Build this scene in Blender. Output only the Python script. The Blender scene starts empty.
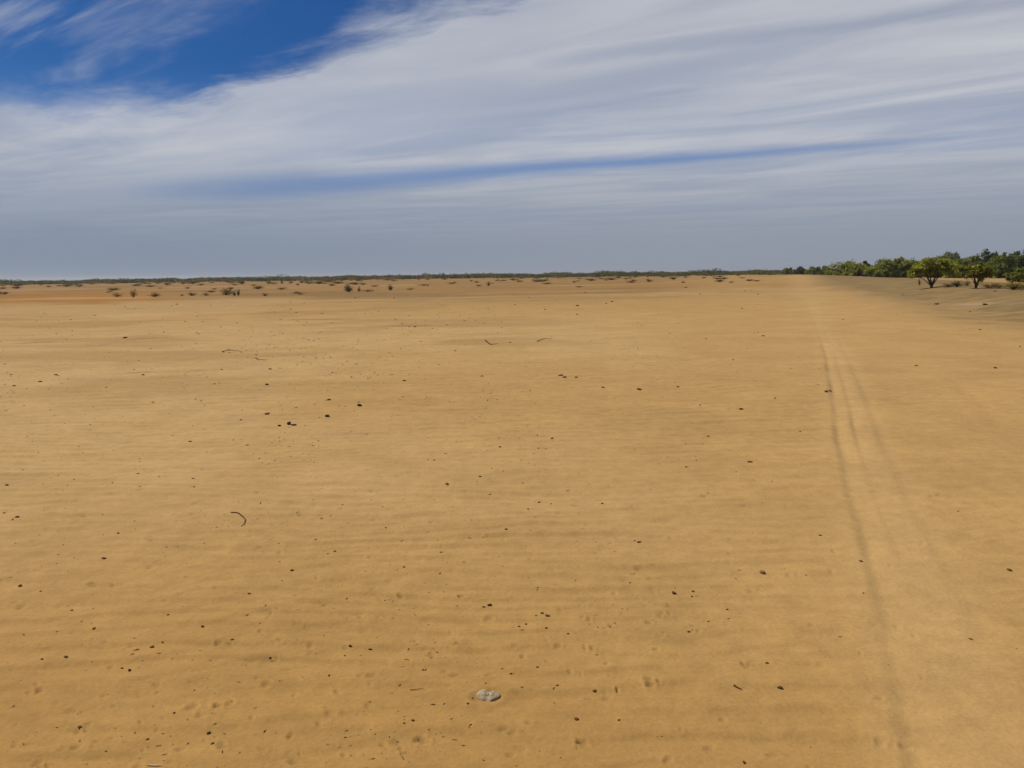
import bpy, math, random
import numpy as np
from mathutils import Vector, Matrix

random.seed(7)
RNG = np.random.default_rng(11)
sc = bpy.context.scene
COL = sc.collection
R = math.radians

# ------------------------------------------------------------------ camera
W_, H_, F_ = 1024, 768, 797.0
CAM_H = 1.6
PITCH = math.atan((384 - 274.8) / F_)
ROLL = 0.0127
fwd = np.array([0, math.cos(PITCH), -math.sin(PITCH)])
up0 = np.array([0, math.sin(PITCH), math.cos(PITCH)])
ex = np.array([1.0, 0, 0])
cR = math.cos(ROLL) * ex - math.sin(ROLL) * up0
cU = math.sin(ROLL) * ex + math.cos(ROLL) * up0
CAM = np.array([0, 0, CAM_H])
cam = bpy.data.cameras.new('camera')
cam.sensor_width = 36
cam.lens = F_ / W_ * 36
cam.clip_start = 0.05
cam.clip_end = 30000
camo = bpy.data.objects.new('camera', cam)
COL.objects.link(camo)
M = Matrix(((cR[0], cU[0], -fwd[0], 0), (cR[1], cU[1], -fwd[1], 0), (cR[2], cU[2], -fwd[2], CAM_H), (0, 0, 0, 1)))
camo.matrix_world = M
sc.camera = camo


def ray(px, py):
    d = fwd * F_ + cR * (px - 512) + cU * (384 - py)
    return d / np.linalg.norm(d)


# ------------------------------------------------------------------ noise
def _hash(ix, iy, seed):
    n = (ix.astype(np.int64) * 374761393 + iy.astype(np.int64) * 668265263 + seed * 1442695041) & 0x7fffffff
    n = ((n ^ (n >> 13)) * 1274126177) & 0x7fffffff
    n = n ^ (n >> 16)
    return (n & 0xffff) / 65535.0


def vnoise(x, y, seed=0):
    """smooth value noise, -1..1"""
    x = np.asarray(x, float); y = np.asarray(y, float)
    ix = np.floor(x); iy = np.floor(y)
    fx = x - ix; fy = y - iy
    fx = fx * fx * fx * (fx * (fx * 6 - 15) + 10); fy = fy * fy * fy * (fy * (fy * 6 - 15) + 10)
    a = _hash(ix, iy, seed); b = _hash(ix + 1, iy, seed); c = _hash(ix, iy + 1, seed); d = _hash(ix + 1, iy + 1, seed)
    return 2 * ((a * (1 - fx) + b * fx) * (1 - fy) + (c * (1 - fx) + d * fx) * fy) - 1


def fbm(x, y, seed=0, o=4):
    s = 0; a = 0.5
    for k in range(o):
        s = s + a * vnoise(x * 1.0, y * 1.0, seed + k)
        x = x * 2.03 + 17.1; y = y * 2.03 - 9.7; a *= 0.5
    return s


def sstep(a, b, x):
    t = np.clip((x - a) / (b - a), 0, 1)
    return t * t * (3 - 2 * t)


# ------------------------------------------------------------------ terrain
AZT = math.atan2(795 - 512, F_)                      # direction in which the track runs off
tdir = np.array([math.sin(AZT), math.cos(AZT)])
tnor = np.array([tdir[1], -tdir[0]])                 # to the right of the track


def base_h(x, y):
    x = np.asarray(x, float); y = np.asarray(y, float)
    d = np.hypot(x, y)
    a = x * tdir[0] + y * tdir[1]                    # along the track
    b = x * tnor[0] + y * tnor[1]                    # across the track
    z = 0.16 * fbm(x / 55, y / 55, 3, 3) * sstep(12, 60, d)
    z = z + 0.055 * fbm(x / 6.5, y / 5.0, 5, 3) * sstep(2, 9, d) * (1 - sstep(60, 200, d))
    # the sandy swell the track climbs over
    z = z + 1.05 * np.exp(-((a - 150) / 60) ** 2 - ((b + 1) / 16) ** 2)
    # the low gravel bank beside the track
    bank = sstep(5.6, 10.0, b) * (1 - 0.75 * sstep(13, 24, b))
    z = z + 0.52 * bank * sstep(6, 25, a) * (1 - sstep(70, 140, a))
    z = z + 0.18 * np.exp(-((b - 4.5) / 2.0) ** 2) * sstep(20, 50, a) * (1 - sstep(80, 140, a))
    return z


def ground_at(px, py):
    """the first point where the ray through a pixel meets the terrain"""
    r = ray(px, py)
    t = np.geomspace(1.5, 4000, 6000)
    P = CAM[None] + t[:, None] * r[None]
    g = P[:, 2] - base_h(P[:, 0], P[:, 1])
    k = np.argmax(g < 0)
    if g[k] >= 0:
        k = len(t) - 1
        return P[k]
    if k == 0:
        return P[0]
    f = g[k - 1] / (g[k - 1] - g[k])
    return P[k - 1] + f * (P[k] - P[k - 1])


def depth(P):
    return float((np.asarray(P) - CAM) @ fwd)


def px_m(P):
    return depth(P) / F_                             # metres that one pixel covers there


# polar sheet: fine where the photo looks, coarse elsewhere
az = np.concatenate([np.arange(-180, -42, 3.0), np.arange(-42, -36, 0.5), np.arange(-36, 38, 0.105), np.arange(38, 44, 0.5), np.arange(44, 180, 3.0)])
rr = [0.0]
rad = [0.6]
while rad[-1] < 6000:
    d = rad[-1]
    if d < 1.9: s = 0.03
    elif d < 40: s = 0.0043
    else: s = 0.0043 + 0.045 * min(1, (d - 40) / 400)
    rad.append(d * (1 + s) if d > 1.9 else d + 0.06)
rad = np.array(rad)
NA, NR = len(az), len(rad)
AA, RRr = np.meshgrid(np.radians(az), rad)           # rows: radius
X = RRr * np.sin(AA); Y = RRr * np.cos(AA)
Z = base_h(X, Y)
D = RRr
fine = sstep(-41, -37, np.degrees(AA)) * (1 - sstep(38, 43, np.degrees(AA))) * sstep(1.0, 1.9, D)

# --- the wheel track: three edge lines read off the photo and laid on the sand
lineA = [(830, 360), (834, 400), (843, 449), (857, 503), (870, 544), (885, 584), (898, 644), (912, 708), (926, 762)]
lineC = [(838, 345), (853, 380), (873, 429), (897, 500), (917, 537), (938, 585), (965, 645), (998, 720)]
PA = np.array([ground_at(*p)[:2] for p in lineA]); PC = np.array([ground_at(*p)[:2] for p in lineC])


def to_ab(P):
    P = np.asarray(P)
    return P @ tdir, P @ tnor


aA, bA = to_ab(PA); aC, bC = to_ab(PC)
pA = np.polyfit(aA, bA, 1); pC = np.polyfit(aC, bC, 1)
AL = X * tdir[0] + Y * tdir[1]; BT = X * tnor[0] + Y * tnor[1]
oA = np.argsort(aA); oC = np.argsort(aC)
edgeA = np.interp(AL, aA[oA], bA[oA]); edgeC = np.interp(AL, aC[oC], bC[oC])
mid = (edgeA + edgeC) / 2 + 0.012 * vnoise(AL / 1.7, 0 * AL, 41)
q = BT - mid
ahead = sstep(0.2, 1.0, AL)
tfade = ahead * (1 + .8 * sstep(4, 9, D)) * (1 - 0.6 * sstep(12, 26, D)) * (1 - sstep(45, 120, D))
HW = 0.19
wob = 1 + 0.35 * vnoise(AL / 0.6, BT / 0.3, 43)
def drop(q0, d, w=.075, run=.12):
    """a little step down to the right at q0, then a slow climb back"""
    e = q - q0
    return -d * sstep(-w / 2, w / 2, e) * np.exp(-(np.clip(e, 0, None) / run) ** 1.6) + .18 * d * np.exp(-((e + w) / w) ** 2)


trk = drop(-HW + .004 * vnoise(AL / .35, 0 * AL, 49), .0098, .08) * (.85 + .35 * vnoise(AL / .7, 0 * AL, 45))
trk = trk + drop(-.02, .0075, .055, .08) * sstep(3.6, 5, D) * (0.55 + 0.45 * vnoise(AL / 2.2, 0 * AL, 44))
trk = trk + drop(HW, .0070, .10, .11) * sstep(3.4, 5.0, D) * (0.7 + 0.3 * vnoise(AL / 1.4, 0 * AL, 46))
trk = trk * wob * tfade
# a second, weaker wheel line beside it
q2 = BT - mid - 1.45 - 0.05 * vnoise(AL / 3, 0 * AL, 47)
trk2 = (-0.0022 * np.exp(-(q2 / 0.10) ** 2) + 0.001 * np.exp(-((np.abs(q2) - 0.17) / 0.06) ** 2)) * tfade * (0.6 + 0.4 * vnoise(AL / 2.1, BT, 48))
smooth_zone = np.exp(-(np.abs(q) / 0.33) ** 3)
side = sstep(0.1, 0.6, q)                            # right of the track: only fine ripples

# --- ripples
cell = D * 0.0045


def ripples(lam, ang, amp, wseed, warp, wscale):
    c, s = math.cos(ang), math.sin(ang)
    u = X * s + Y * c; v = X * c - Y * s
    ph = (u + warp * vnoise(v / wscale, u / (wscale * 0.55), wseed) + 0.35 * warp * vnoise(v / (wscale * .33), u / (wscale * .2), wseed + 1)) / lam * 2 * math.pi
    w = .8 * (np.sin(ph) + .42 * np.sin(2 * ph) + .18 * np.sin(3 * ph))   # slow rise from behind, short steep lee towards the viewer
    lod = 1 - sstep(0.22, 0.42, cell / lam)
    return amp * w * lod


patch = sstep(-0.35, 0.35, fbm(X / 1.6, Y / 1.1, 61, 3))
patch2 = sstep(-0.3, 0.3, fbm(X / 2.6 + 7, Y / 2.1, 64, 3))
rip = ripples(0.168, 0.05, 0.0042, 70, 0.17, 1.5) * 1.15 * (0.45 + 0.55 * patch)
rip2 = ripples(0.30, -0.06, 0.0032, 74, 0.30, 2.4) * (0.3 + 0.7 * patch2)
rip3 = ripples(0.085, 0.02, 0.0024, 78, 0.06, 0.5)
far_gain = 1 + 1.2 * sstep(4, 12, D)
rip_all = (rip * (1 - 0.75 * side) + rip2 * (1 - 0.7 * side) + rip3 * (0.35 + 0.65 * side)) * far_gain
rip_all = rip_all * (1 - 0.85 * smooth_zone * ahead)
und = (0.0075 * fbm(X / 0.9, Y / 0.55, 81, 3) + 0.004 * fbm(X / 0.16, Y / 0.12, 85, 2) * (1 - sstep(5, 9, D)) * (1 - 0.7 * smooth_zone)) * fine
dent = np.zeros_like(Z)
dent_tone = np.zeros_like(Z)


def splat(x, y, rx, ry, rot, dep, rim, st):
    """one hoof dent: a small pit with a pushed-up rim"""
    d = math.hypot(x, y); a = math.degrees(math.atan2(x, y))
    if d < 1.8 or d > 60: return
    m = 2.2 * max(rx, ry)
    i0 = np.searchsorted(rad, d - m); i1 = np.searchsorted(rad, d + m)
    j0 = np.searchsorted(az, a - math.degrees(m / d)); j1 = np.searchsorted(az, a + math.degrees(m / d))
    if i1 <= i0 or j1 <= j0: return
    s = np.s_[i0:i1, j0:j1]
    dx = X[s] - x; dy = Y[s] - y
    c, sn = math.cos(rot), math.sin(rot)
    e = np.hypot((dx * c + dy * sn) / rx, (-dx * sn + dy * c) / ry)
    e = e * (1 + 0.25 * vnoise(dx / rx * 1.3 + x * 9, dy / ry * 1.3, 91))
    dent[s] += -dep * (1 - sstep(0.35, 1.0, e)) + rim * np.exp(-((e - 1.2) / 0.32) ** 2)
    dent_tone[s] = np.maximum(dent_tone[s], st * (1 - sstep(0.3, 1.05, e)))


rd = random.Random(5)
# scuffs and hoof prints the photo shows
marks = [(151, 539, 1.3), (178, 521, .8), (56, 532, 1.), (96, 584, 1.4), (112, 412, 1.2), (219, 703, 1.5), (40, 690, 1.2),
         (702, 494, 1.3), (902, 492, 1.1), (932, 496, 1.4), (674, 458, 1.1), (708, 436, .8), (732, 452, .9), (434, 460, .8), (380, 477, .9),
         (447, 485, .7), (450, 505, 1.), (686, 467, .8), (763, 336, 1.), (705, 433, .7), (267, 414, .8), (292, 515, .9), (290, 498, 1.2),
         (18, 746, 1.), (80, 729, .9), (45, 766, 1.), (155, 684, .9), (62, 520, .8), (25, 607, 1.), (400, 598, 1.), (365, 675, .9), (590, 650, 1.),
         (655, 682, 1.2), (585, 740, 1.1), (420, 740, 1.3), (747, 664, 1.), (915, 545, 1.), (215, 643, 1.), (295, 625, 1.1), (270, 610, .8),
         (20, 380, 1.), (880, 372, 1.), (940, 395, 1.), (20, 342, 1.5), (75, 398, 1.), (77, 396, 1.), (225, 358, 1.), (260, 352, .9)]
for mx, my, k in marks:
    for rep in range(rd.randint(2, 4)):
        P = ground_at(mx + rd.gauss(0, 5 * k), my + rd.gauss(0, 1.5 * k))
        r = rd.uniform(.012, .026) * k
        splat(P[0], P[1], r, r * rd.uniform(.55, .8), rd.uniform(0, 3), rd.uniform(.003, .008), rd.uniform(.001, .003), rd.uniform(.2, .8))
P = ground_at(488, 696); splat(P[0], P[1], .062, .052, 0, .005, .005, 0)     # the sand scoured round the pale stone
# and the many faint ones trodden all over, thicker on the left
for k in range(2600):
    d = math.exp(rd.uniform(math.log(2.1), math.log(32))); a = R(rd.uniform(-36, 36))
    x, y = d * math.sin(a), d * math.cos(a)
    dens = 0.30 + 0.5 * (0.5 + float(vnoise(x / 1.3, y / 1.3, 95))) - 0.35 * (1 if x > 0.22 * y else 0)
    if rd.random() > dens: continue
    r = rd.uniform(.010, .030)
    splat(x, y, r, r * rd.uniform(.5, .9), rd.uniform(0, 3), rd.uniform(.002, .007), rd.uniform(.0006, .002), rd.uniform(0, .55))

Z = Z + rip_all * fine + und + trk * fine + trk2 * fine + dent
# small-scale roughness further out (clods, tussocks and hollows too small to model one by one)
Z = Z + 0.05 * fbm(X / 2.2, Y / 2.2, 33, 3) * sstep(14, 40, D) * (1 - 0.6 * sstep(-1, 1, BT)) * (1 - sstep(150, 500, D))


def surf(x, y):
    """height of the modelled sand at a point, off the sheet itself"""
    d = math.hypot(x, y); a = math.degrees(math.atan2(x, y))
    i = min(max(np.searchsorted(rad, d) - 1, 0), NR - 2); j = min(max(np.searchsorted(az, a) - 1, 0), NA - 2)
    fi = (d - rad[i]) / (rad[i + 1] - rad[i]); fj = (a - az[j]) / (az[j + 1] - az[j])
    fi = min(max(fi, 0), 1); fj = min(max(fj, 0), 1)
    return float((Z[i, j] * (1 - fi) + Z[i + 1, j] * fi) * (1 - fj) + (Z[i, j + 1] * (1 - fi) + Z[i + 1, j + 1] * fi) * fj)


# --- colour of the soil: zones of sand, crust, orange silt, gravel
def lin(r, g, b):
    f = lambda c: (c / 255 / 12.92) if c / 255 <= .04045 else ((c / 255 + .055) / 1.055) ** 2.4
    return np.array([f(r), f(g), f(b)])


C_SAND = np.array([0.462, 0.272, 0.090])
C_PALE = np.array([0.495, 0.306, 0.115])
C_ORANGE = np.array([0.42, 0.195, 0.050])
C_RED = np.array([0.262, 0.138, 0.036])
C_GRAVEL = np.array([0.232, 0.150, 0.056])
C_CRUST = np.array([0.345, 0.200, 0.060])
colr = np.empty(Z.shape + (3,)); colr[:] = C_SAND


def blend(c, m):
    global colr
    colr = colr * (1 - m[..., None]) + c * m[..., None]


n1 = fbm(X / 9, Y / 9, 101, 4); n2 = fbm(X / 1.4, Y / 1.0, 105, 4); n3 = fbm(X / 28, Y / 40, 109, 4)
blend(C_PALE * np.array([1.02, 1.02, 1.04]), 0.85 * sstep(-0.15, 0.35, n1 + 0.12) * sstep(3.5, 8, D) * (1 - sstep(18, 40, D)) * (1 - sstep(0.12, 0.3, AA)))
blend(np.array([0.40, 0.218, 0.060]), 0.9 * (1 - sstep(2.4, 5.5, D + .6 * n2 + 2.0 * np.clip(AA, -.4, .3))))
blend(C_CRUST, 0.55 * sstep(0.05, 0.35, fbm(X / 5, Y / 2.4, 113, 4)) * sstep(9, 15, D) * (1 - sstep(-0.05, 0.16, AA)))
blend(C_CRUST, 0.35 * sstep(0.0, 0.4, n2) * sstep(2, 4, D) * (1 - sstep(0.2, 0.35, AA)))
# the far plain: redder, with pale pans
blend(C_RED, 0.75 * sstep(38, 90, D + 25 * n3) * (1 - 0.5 * sstep(0.15, 0.3, AA)))
blend(np.array([.34, .150, .018]), 0.95 * sstep(0.36, 0.50, -AA + .08 * n1) * sstep(54, 70, D + 16 * n1) * (1 - sstep(115, 170, D + 30 * n1)))
blend(C_PALE * .9, 0.6 * sstep(0.1, 0.3, fbm(X / 20, Y / 14, 117, 3)) * sstep(24, 40, D) * (1 - sstep(100, 300, D)))
blend(C_CRUST * .62, 0.65 * sstep(0.05, 0.3, fbm(X / 22, Y / 16, 121, 4)) * sstep(35, 70, D) * (1 - .6 * sstep(0.1, .25, AA)))
# dark silty streaks on the left
for (x0, y0, x1, y1, wd) in [(0, 343, 175, 337, .30), (60, 318, 300, 312, .8), (120, 372, 200, 370, .12), (290, 318, 420, 319, .7), (0, 300, 120, 299, 1.6), (380, 324, 460, 325, .5)]:
    p0 = ground_at(x0, y0)[:2]; p1 = ground_at(x1, y1)[:2]; L = np.linalg.norm(p1 - p0); e = (p1 - p0) / L
    s = (X - p0[0]) * e[0] + (Y - p0[1]) * e[1]; t = (X - p0[0]) * -e[1] + (Y - p0[1]) * e[0]
    t = t + wd * 1.5 * vnoise(s / (wd * 9), 0 * s, 131)
    m = np.exp(-(t / wd) ** 2) * sstep(-.1 * L, .1 * L, s) * (1 - sstep(.85 * L, 1.1 * L, s))
    blend(C_CRUST * .72, 0.65 * m * sstep(-.4, .2, vnoise(s / (wd * 3), t / wd, 133)))
pn = ground_at(130, 316)[:2]
blend(C_PALE * 1.05, 0.75 * np.exp(-(((X - pn[0]) / 2.6) ** 2 + ((Y - pn[1]) / 2.4) ** 2)))
# the gravel bank on the right
gb = sstep(3.4, 8.6, BT + 1.4 * n1 + 0.9 * n2 + 3.0 * sstep(35, 90, AL)) * (1 - sstep(14, 22, BT + 3 * n1)) * sstep(4, 14, AL) * (1 - sstep(220, 380, AL))
blend(C_GRAVEL, np.clip(gb * (0.9 + 0.5 * np.clip(n2, -.5, .5)), 0, 1))
gb2 = np.exp(-((BT - 5.2) / 2.2) ** 2) * sstep(28, 45, AL) * (1 - sstep(90, 140, AL))
blend(C_GRAVEL * 1.25, 0.5 * gb2)
blend(C_GRAVEL * np.array([.80, .80, .72]), gb * .7 * sstep(.02, .30, fbm(X / .8, Y / 1.1, 161, 4)))
# beyond the bank: dry tan soil under the scrub
blend(C_PALE * np.array([.8, .78, .8]), 0.7 * sstep(15, 24, BT + 2 * n1) * sstep(20, 40, AL))
# pale scrape beside the dark stone on the bank
pp = ground_at(978, 304)[:2]
blend(np.array([.45, .34, .20]), 0.5 * np.exp(-(((X - pp[0]) / .45) ** 2 + ((Y - pp[1]) / 1.6) ** 2)) * sstep(-.3, .3, n2 + .2))
# darker sand colour towards the middle of the hoof dents
blend(C_CRUST * .62, dent_tone * 0.8)
# track floor: a little paler than the sand beside it
blend(C_PALE * 1.03, 0.45 * np.exp(-(np.abs(q) / 0.30) ** 4) * ahead * (1 - sstep(30, 60, D)))
blend(C_PALE * 1.02, 0.40 * np.exp(-((q + .1) / (.5 + .012 * D)) ** 2) * sstep(14, 40, D) * (1 - sstep(120, 190, D)))
colr *= (1 + 0.10 * n2 + 0.07 * fbm(X / .22, Y / .16, 141, 3))[..., None]
colr = np.clip(colr, 0.01, 0.8)


# ------------------------------------------------------------------ materials
def new_mat(name):
    m = bpy.data.materials.new(name); m.use_nodes = True
    nt = m.node_tree
    return m, nt, nt.nodes['Principled BSDF']


def N(nt, t, **k):
    n = nt.nodes.new(t)
    for a, v in k.items():
        if a.startswith('i_'):
            n.inputs[a[2:].replace('_', ' ')].default_value = v
        else:
            setattr(n, a, v)
    return n


def sand_material():
    m, nt, b = new_mat('desert_sand')
    L = nt.links.new
    at = N(nt, 'ShaderNodeAttribute', attribute_name='soil')
    geo = N(nt, 'ShaderNodeNewGeometry')
    g1 = N(nt, 'ShaderNodeTexNoise'); g1.inputs['Scale'].default_value = 55; g1.inputs['Detail'].default_value = 5; g1.inputs['Roughness'].default_value = .7
    g2 = N(nt, 'ShaderNodeTexNoise'); g2.inputs['Scale'].default_value = 9; g2.inputs['Detail'].default_value = 4
    g3 = N(nt, 'ShaderNodeTexNoise'); g3.inputs['Scale'].default_value = 0.9; g3.inputs['Detail'].default_value = 6; g3.inputs['Roughness'].default_value = .65
    for g in (g1, g2, g3): L(geo.outputs['Position'], g.inputs['Vector'])
    mr = N(nt, 'ShaderNodeMapRange'); mr.inputs[1].default_value = .3; mr.inputs[2].default_value = .7; mr.inputs[3].default_value = .89; mr.inputs[4].default_value = 1.10
    L(g1.outputs['Fac'], mr.inputs[0])
    mr2 = N(nt, 'ShaderNodeMapRange'); mr2.inputs[1].default_value = .3; mr2.inputs[2].default_value = .7; mr2.inputs[3].default_value = .93; mr2.inputs[4].default_value = 1.06
    L(g2.outputs['Fac'], mr2.inputs[0])
    mr3 = N(nt, 'ShaderNodeMapRange'); mr3.inputs[1].default_value = .3; mr3.inputs[2].default_value = .7; mr3.inputs[3].default_value = .93; mr3.inputs[4].default_value = 1.06
    L(g3.outputs['Fac'], mr3.inputs[0])
    a = N(nt, 'ShaderNodeMath', operation='MULTIPLY'); L(mr.outputs[0], a.inputs[0]); L(mr2.outputs[0], a.inputs[1])
    a2 = N(nt, 'ShaderNodeMath', operation='MULTIPLY'); L(a.outputs[0], a2.inputs[0]); L(mr3.outputs[0], a2.inputs[1])
    vm = N(nt, 'ShaderNodeVectorMath', operation='SCALE'); L(at.outputs['Color'], vm.inputs[0]); L(a2.outputs[0], vm.inputs['Scale'])
    L(vm.outputs[0], b.inputs['Base Color'])
    b.inputs['Roughness'].default_value = .95
    b.inputs['Specular IOR Level'].default_value = .15
    bp = N(nt, 'ShaderNodeBump'); bp.inputs['Strength'].default_value = .4; bp.inputs['Distance'].default_value = .004
    L(g1.outputs['Fac'], bp.inputs['Height'])
    bp2 = N(nt, 'ShaderNodeBump'); bp2.inputs['Strength'].default_value = .5; bp2.inputs['Distance'].default_value = .02
    L(g2.outputs['Fac'], bp2.inputs['Height']); L(bp.outputs[0], bp2.inputs['Normal'])
    L(bp2.outputs[0], b.inputs['Normal'])
    return m


def attr_mat(name, attr='tint', rough=.85, noise=40, lo=.7, hi=1.25, trans=0.0, bump=0.0):
    """a matte material: the faces' own colour times a fine mottling"""
    m, nt, b = new_mat(name); L = nt.links.new
    at = N(nt, 'ShaderNodeAttribute', attribute_name=attr)
    tc = N(nt, 'ShaderNodeTexCoord')
    g = N(nt, 'ShaderNodeTexNoise'); g.inputs['Scale'].default_value = noise; g.inputs['Detail'].default_value = 5
    L(tc.outputs['Object'], g.inputs['Vector'])
    mr = N(nt, 'ShaderNodeMapRange'); mr.inputs[1].default_value = .3; mr.inputs[2].default_value = .7; mr.inputs[3].default_value = lo; mr.inputs[4].default_value = hi
    L(g.outputs['Fac'], mr.inputs[0])
    vm = N(nt, 'ShaderNodeVectorMath', operation='SCALE'); L(at.outputs['Color'], vm.inputs[0]); L(mr.outputs[0], vm.inputs['Scale'])
    L(vm.outputs[0], b.inputs['Base Color'])
    b.inputs['Roughness'].default_value = rough
    b.inputs['Specular IOR Level'].default_value = .06
    if bump:
        bp = N(nt, 'ShaderNodeBump'); bp.inputs['Strength'].default_value = .7; bp.inputs['Distance'].default_value = bump
        L(g.outputs['Fac'], bp.inputs['Height']); L(bp.outputs[0], b.inputs['Normal'])
    if trans:
        tr = N(nt, 'ShaderNodeBsdfTranslucent'); L(vm.outputs[0], tr.inputs['Color'])
        mx = N(nt, 'ShaderNodeMixShader'); mx.inputs[0].default_value = trans
        out = nt.nodes['Material Output']
        L(b.outputs[0], mx.inputs[1]); L(tr.outputs[0], mx.inputs[2]); L(mx.outputs[0], out.inputs['Surface'])
    return m


M_SAND = sand_material()
M_LEAF = attr_mat('acacia_leaves', noise=1.5, lo=.85, hi=1.15, trans=.5)
M_BARK = attr_mat('dry_bark', noise=14, lo=.6, hi=1.3, bump=.02)
M_STONE = attr_mat('weathered_stone', noise=60, lo=.65, hi=1.3, bump=.004)
M_TWIG = attr_mat('dead_twig', noise=30, lo=.7, hi=1.2)


# ------------------------------------------------------------------ mesh helpers
def mesh_np(name, verts, faces, mat, color=None, smooth=False, normals=None):
    """verts (n,3), faces (m,k) -> mesh; color per vertex or per face"""
    me = bpy.data.meshes.new(name)
    verts = np.ascontiguousarray(verts, np.float32); faces = np.ascontiguousarray(faces, np.int32)
    m, k = faces.shape
    me.vertices.add(len(verts)); me.vertices.foreach_set('co', verts.ravel())
    me.loops.add(m * k); me.loops.foreach_set('vertex_index', faces.ravel())
    me.polygons.add(m)
    me.polygons.foreach_set('loop_start', np.arange(0, m * k, k, dtype=np.int32))
    me.polygons.foreach_set('use_smooth', np.full(m, smooth, bool))
    me.update(calc_edges=True)
    if color is not None:
        dom = 'POINT' if len(color) == len(verts) else 'FACE'
        at = me.attributes.new('soil' if mat is M_SAND else 'tint', 'FLOAT_COLOR', dom)
        c4 = np.ones((len(color), 4), np.float32); c4[:, :3] = color
        at.data.foreach_set('color', c4.ravel())
    me.materials.append(mat)
    if normals is not None:
        me.normals_split_custom_set_from_vertices(np.ascontiguousarray(normals, np.float32))
    return me


def link(name, me, parent=None, loc=None):
    o = bpy.data.objects.new(name, me); COL.objects.link(o)
    if parent is not None: o.parent = parent
    if loc is not None: o.location = loc
    return o


def tag(o, label=None, cat=None, group=None, kind=None):
    if label: o['label'] = label
    if cat: o['category'] = cat
    if group: o['group'] = group
    if kind: o['kind'] = kind
    return o


# ------------------------------------------------------------------ the ground sheet, parted into ground, track and bank
verts = np.stack([X, Y, Z], -1).reshape(-1, 3)
verts = np.vstack([verts, [[0, 0, float(Z[0].mean())]]])
I = np.arange(NR * NA).reshape(NR, NA)
a0 = I[:-1, :]; a1 = I[1:, :]
b0 = np.roll(a0, -1, 1); b1 = np.roll(a1, -1, 1)
quads = np.stack([a0, a1, b1, b0], -1)               # outward, clockwise azimuth -> flip for up normals
quads = quads[..., ::-1]
# vertex normals of the whole sheet, so no seam shows where it is parted
q_ = quads.reshape(-1, 4)
e1 = verts[q_[:, 2]] - verts[q_[:, 0]]; e2 = verts[q_[:, 3]] - verts[q_[:, 1]]
fn = np.cross(e1, e2)
if fn[:, 2].mean() < 0:
    quads = quads[..., ::-1]; q_ = quads.reshape(-1, 4); fn = -fn
vn = np.zeros_like(verts)
for k in range(4):
    for c in range(3):
        vn[:, c] += np.bincount(q_[:, k], weights=fn[:, c], minlength=len(verts))
vn[-1] = (0, 0, 1)
vn /= np.linalg.norm(vn, axis=1)[:, None] + 1e-12
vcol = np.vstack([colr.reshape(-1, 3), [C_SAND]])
qc = lambda A_: (A_[:-1, :] + np.roll(A_, -1, 1)[:-1, :] + A_[1:, :] + np.roll(A_, -1, 1)[1:, :]) / 4
qq = np.abs(qc(q)); qa = qc(AL); qb = qc(BT); qd = qc(D)
is_track = (qq < 0.33) & (qa > 1.0) & (qa < 110)
bank_edge = 7.2 + 0.9 * qc(n1) + 0.4 * qc(n2)
is_bank = (qb > bank_edge) & (qb < 15 + 2.5 * qc(n1)) & (qa > 6) & (qa < 150) & ~is_track


def part_sheet(name, mask, label, cat, extra=None):
    f = quads[mask].reshape(-1, 4)
    used, inv = np.unique(f, return_inverse=True)
    f = inv.reshape(-1, 4)
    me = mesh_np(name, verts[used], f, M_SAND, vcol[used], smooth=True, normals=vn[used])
    return tag(link(name, me), label, cat, kind='structure')


ground = part_sheet('ground', ~is_track & ~is_bank, 'rippled golden sand plain running to the horizon', 'ground')
part_sheet('track', is_track, 'shallow wheel track pressed into the sand on the right', 'track')
part_sheet('bank', is_bank, 'low grey brown gravel bank beside the wheel track', 'bank')
# the middle of the sheet, under the viewer
cv = np.vstack([verts[:NA], [[0, 0, float(Z[0].mean())]]])
cf = np.stack([np.full(NA, NA), np.roll(np.arange(NA), -1), np.arange(NA)], -1)
me = mesh_np('ground', cv, cf, M_SAND, np.vstack([vcol[:NA], [C_SAND]]), smooth=True)
c_in = bpy.data.objects.new('ground', me); COL.objects.link(c_in); tag(c_in, 'patch of sand underfoot', 'ground', kind='structure')

# ------------------------------------------------------------------ stones and clods
import bmesh


def lump(seed, sx, sy, sz, rough=.25, sub=3, lobes=None):
    """an irregular lump resting on z=0"""
    bm = bmesh.new()
    bmesh.ops.create_icosphere(bm, subdivisions=sub, radius=1)
    r = random.Random(seed)
    off = Vector((r.uniform(-50, 50), r.uniform(-50, 50), r.uniform(-50, 50)))
    from mathutils import noise as mn
    planes = [(Vector((r.gauss(0, 1), r.gauss(0, 1), r.gauss(0, 1))).normalized(), r.uniform(.62, .9)) for _ in range(9)]
    for v in bm.verts:
        p = v.co.copy()
        k = 1 + rough * mn.noise(p * 1.1 + off) * 1.3 + rough * .6 * mn.noise(p * 2.7 + off) + rough * .25 * mn.noise(p * 6 + off)
        p *= k
        for n, d in planes:                       # broken, flattish faces
            e = p.dot(n) - d
            if e > 0: p -= n * e * .8
        if lobes: p = lobes(p)
        v.co = Vector((p.x * sx, p.y * sy, p.z * sz))
    zmin = min(v.co.z for v in bm.verts)
    for v in bm.verts: v.co.z -= zmin + .36 * sz
    me = bpy.data.meshes.new('lump'); bm.to_mesh(me); bm.free()
    me.polygons.foreach_set('use_smooth', np.ones(len(me.polygons), bool))
    return me


def tint(me, c, var=.12, seed=0):
    r = np.random.default_rng(seed)
    at = me.attributes.new('tint', 'FLOAT_COLOR', 'POINT')
    n = len(me.vertices); c4 = np.ones((n, 4), np.float32)
    c4[:, :3] = np.array(c)[None] * (1 + var * r.standard_normal((n, 1)))
    at.data.foreach_set('color', np.clip(c4, 0.005, 1).ravel())


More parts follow.
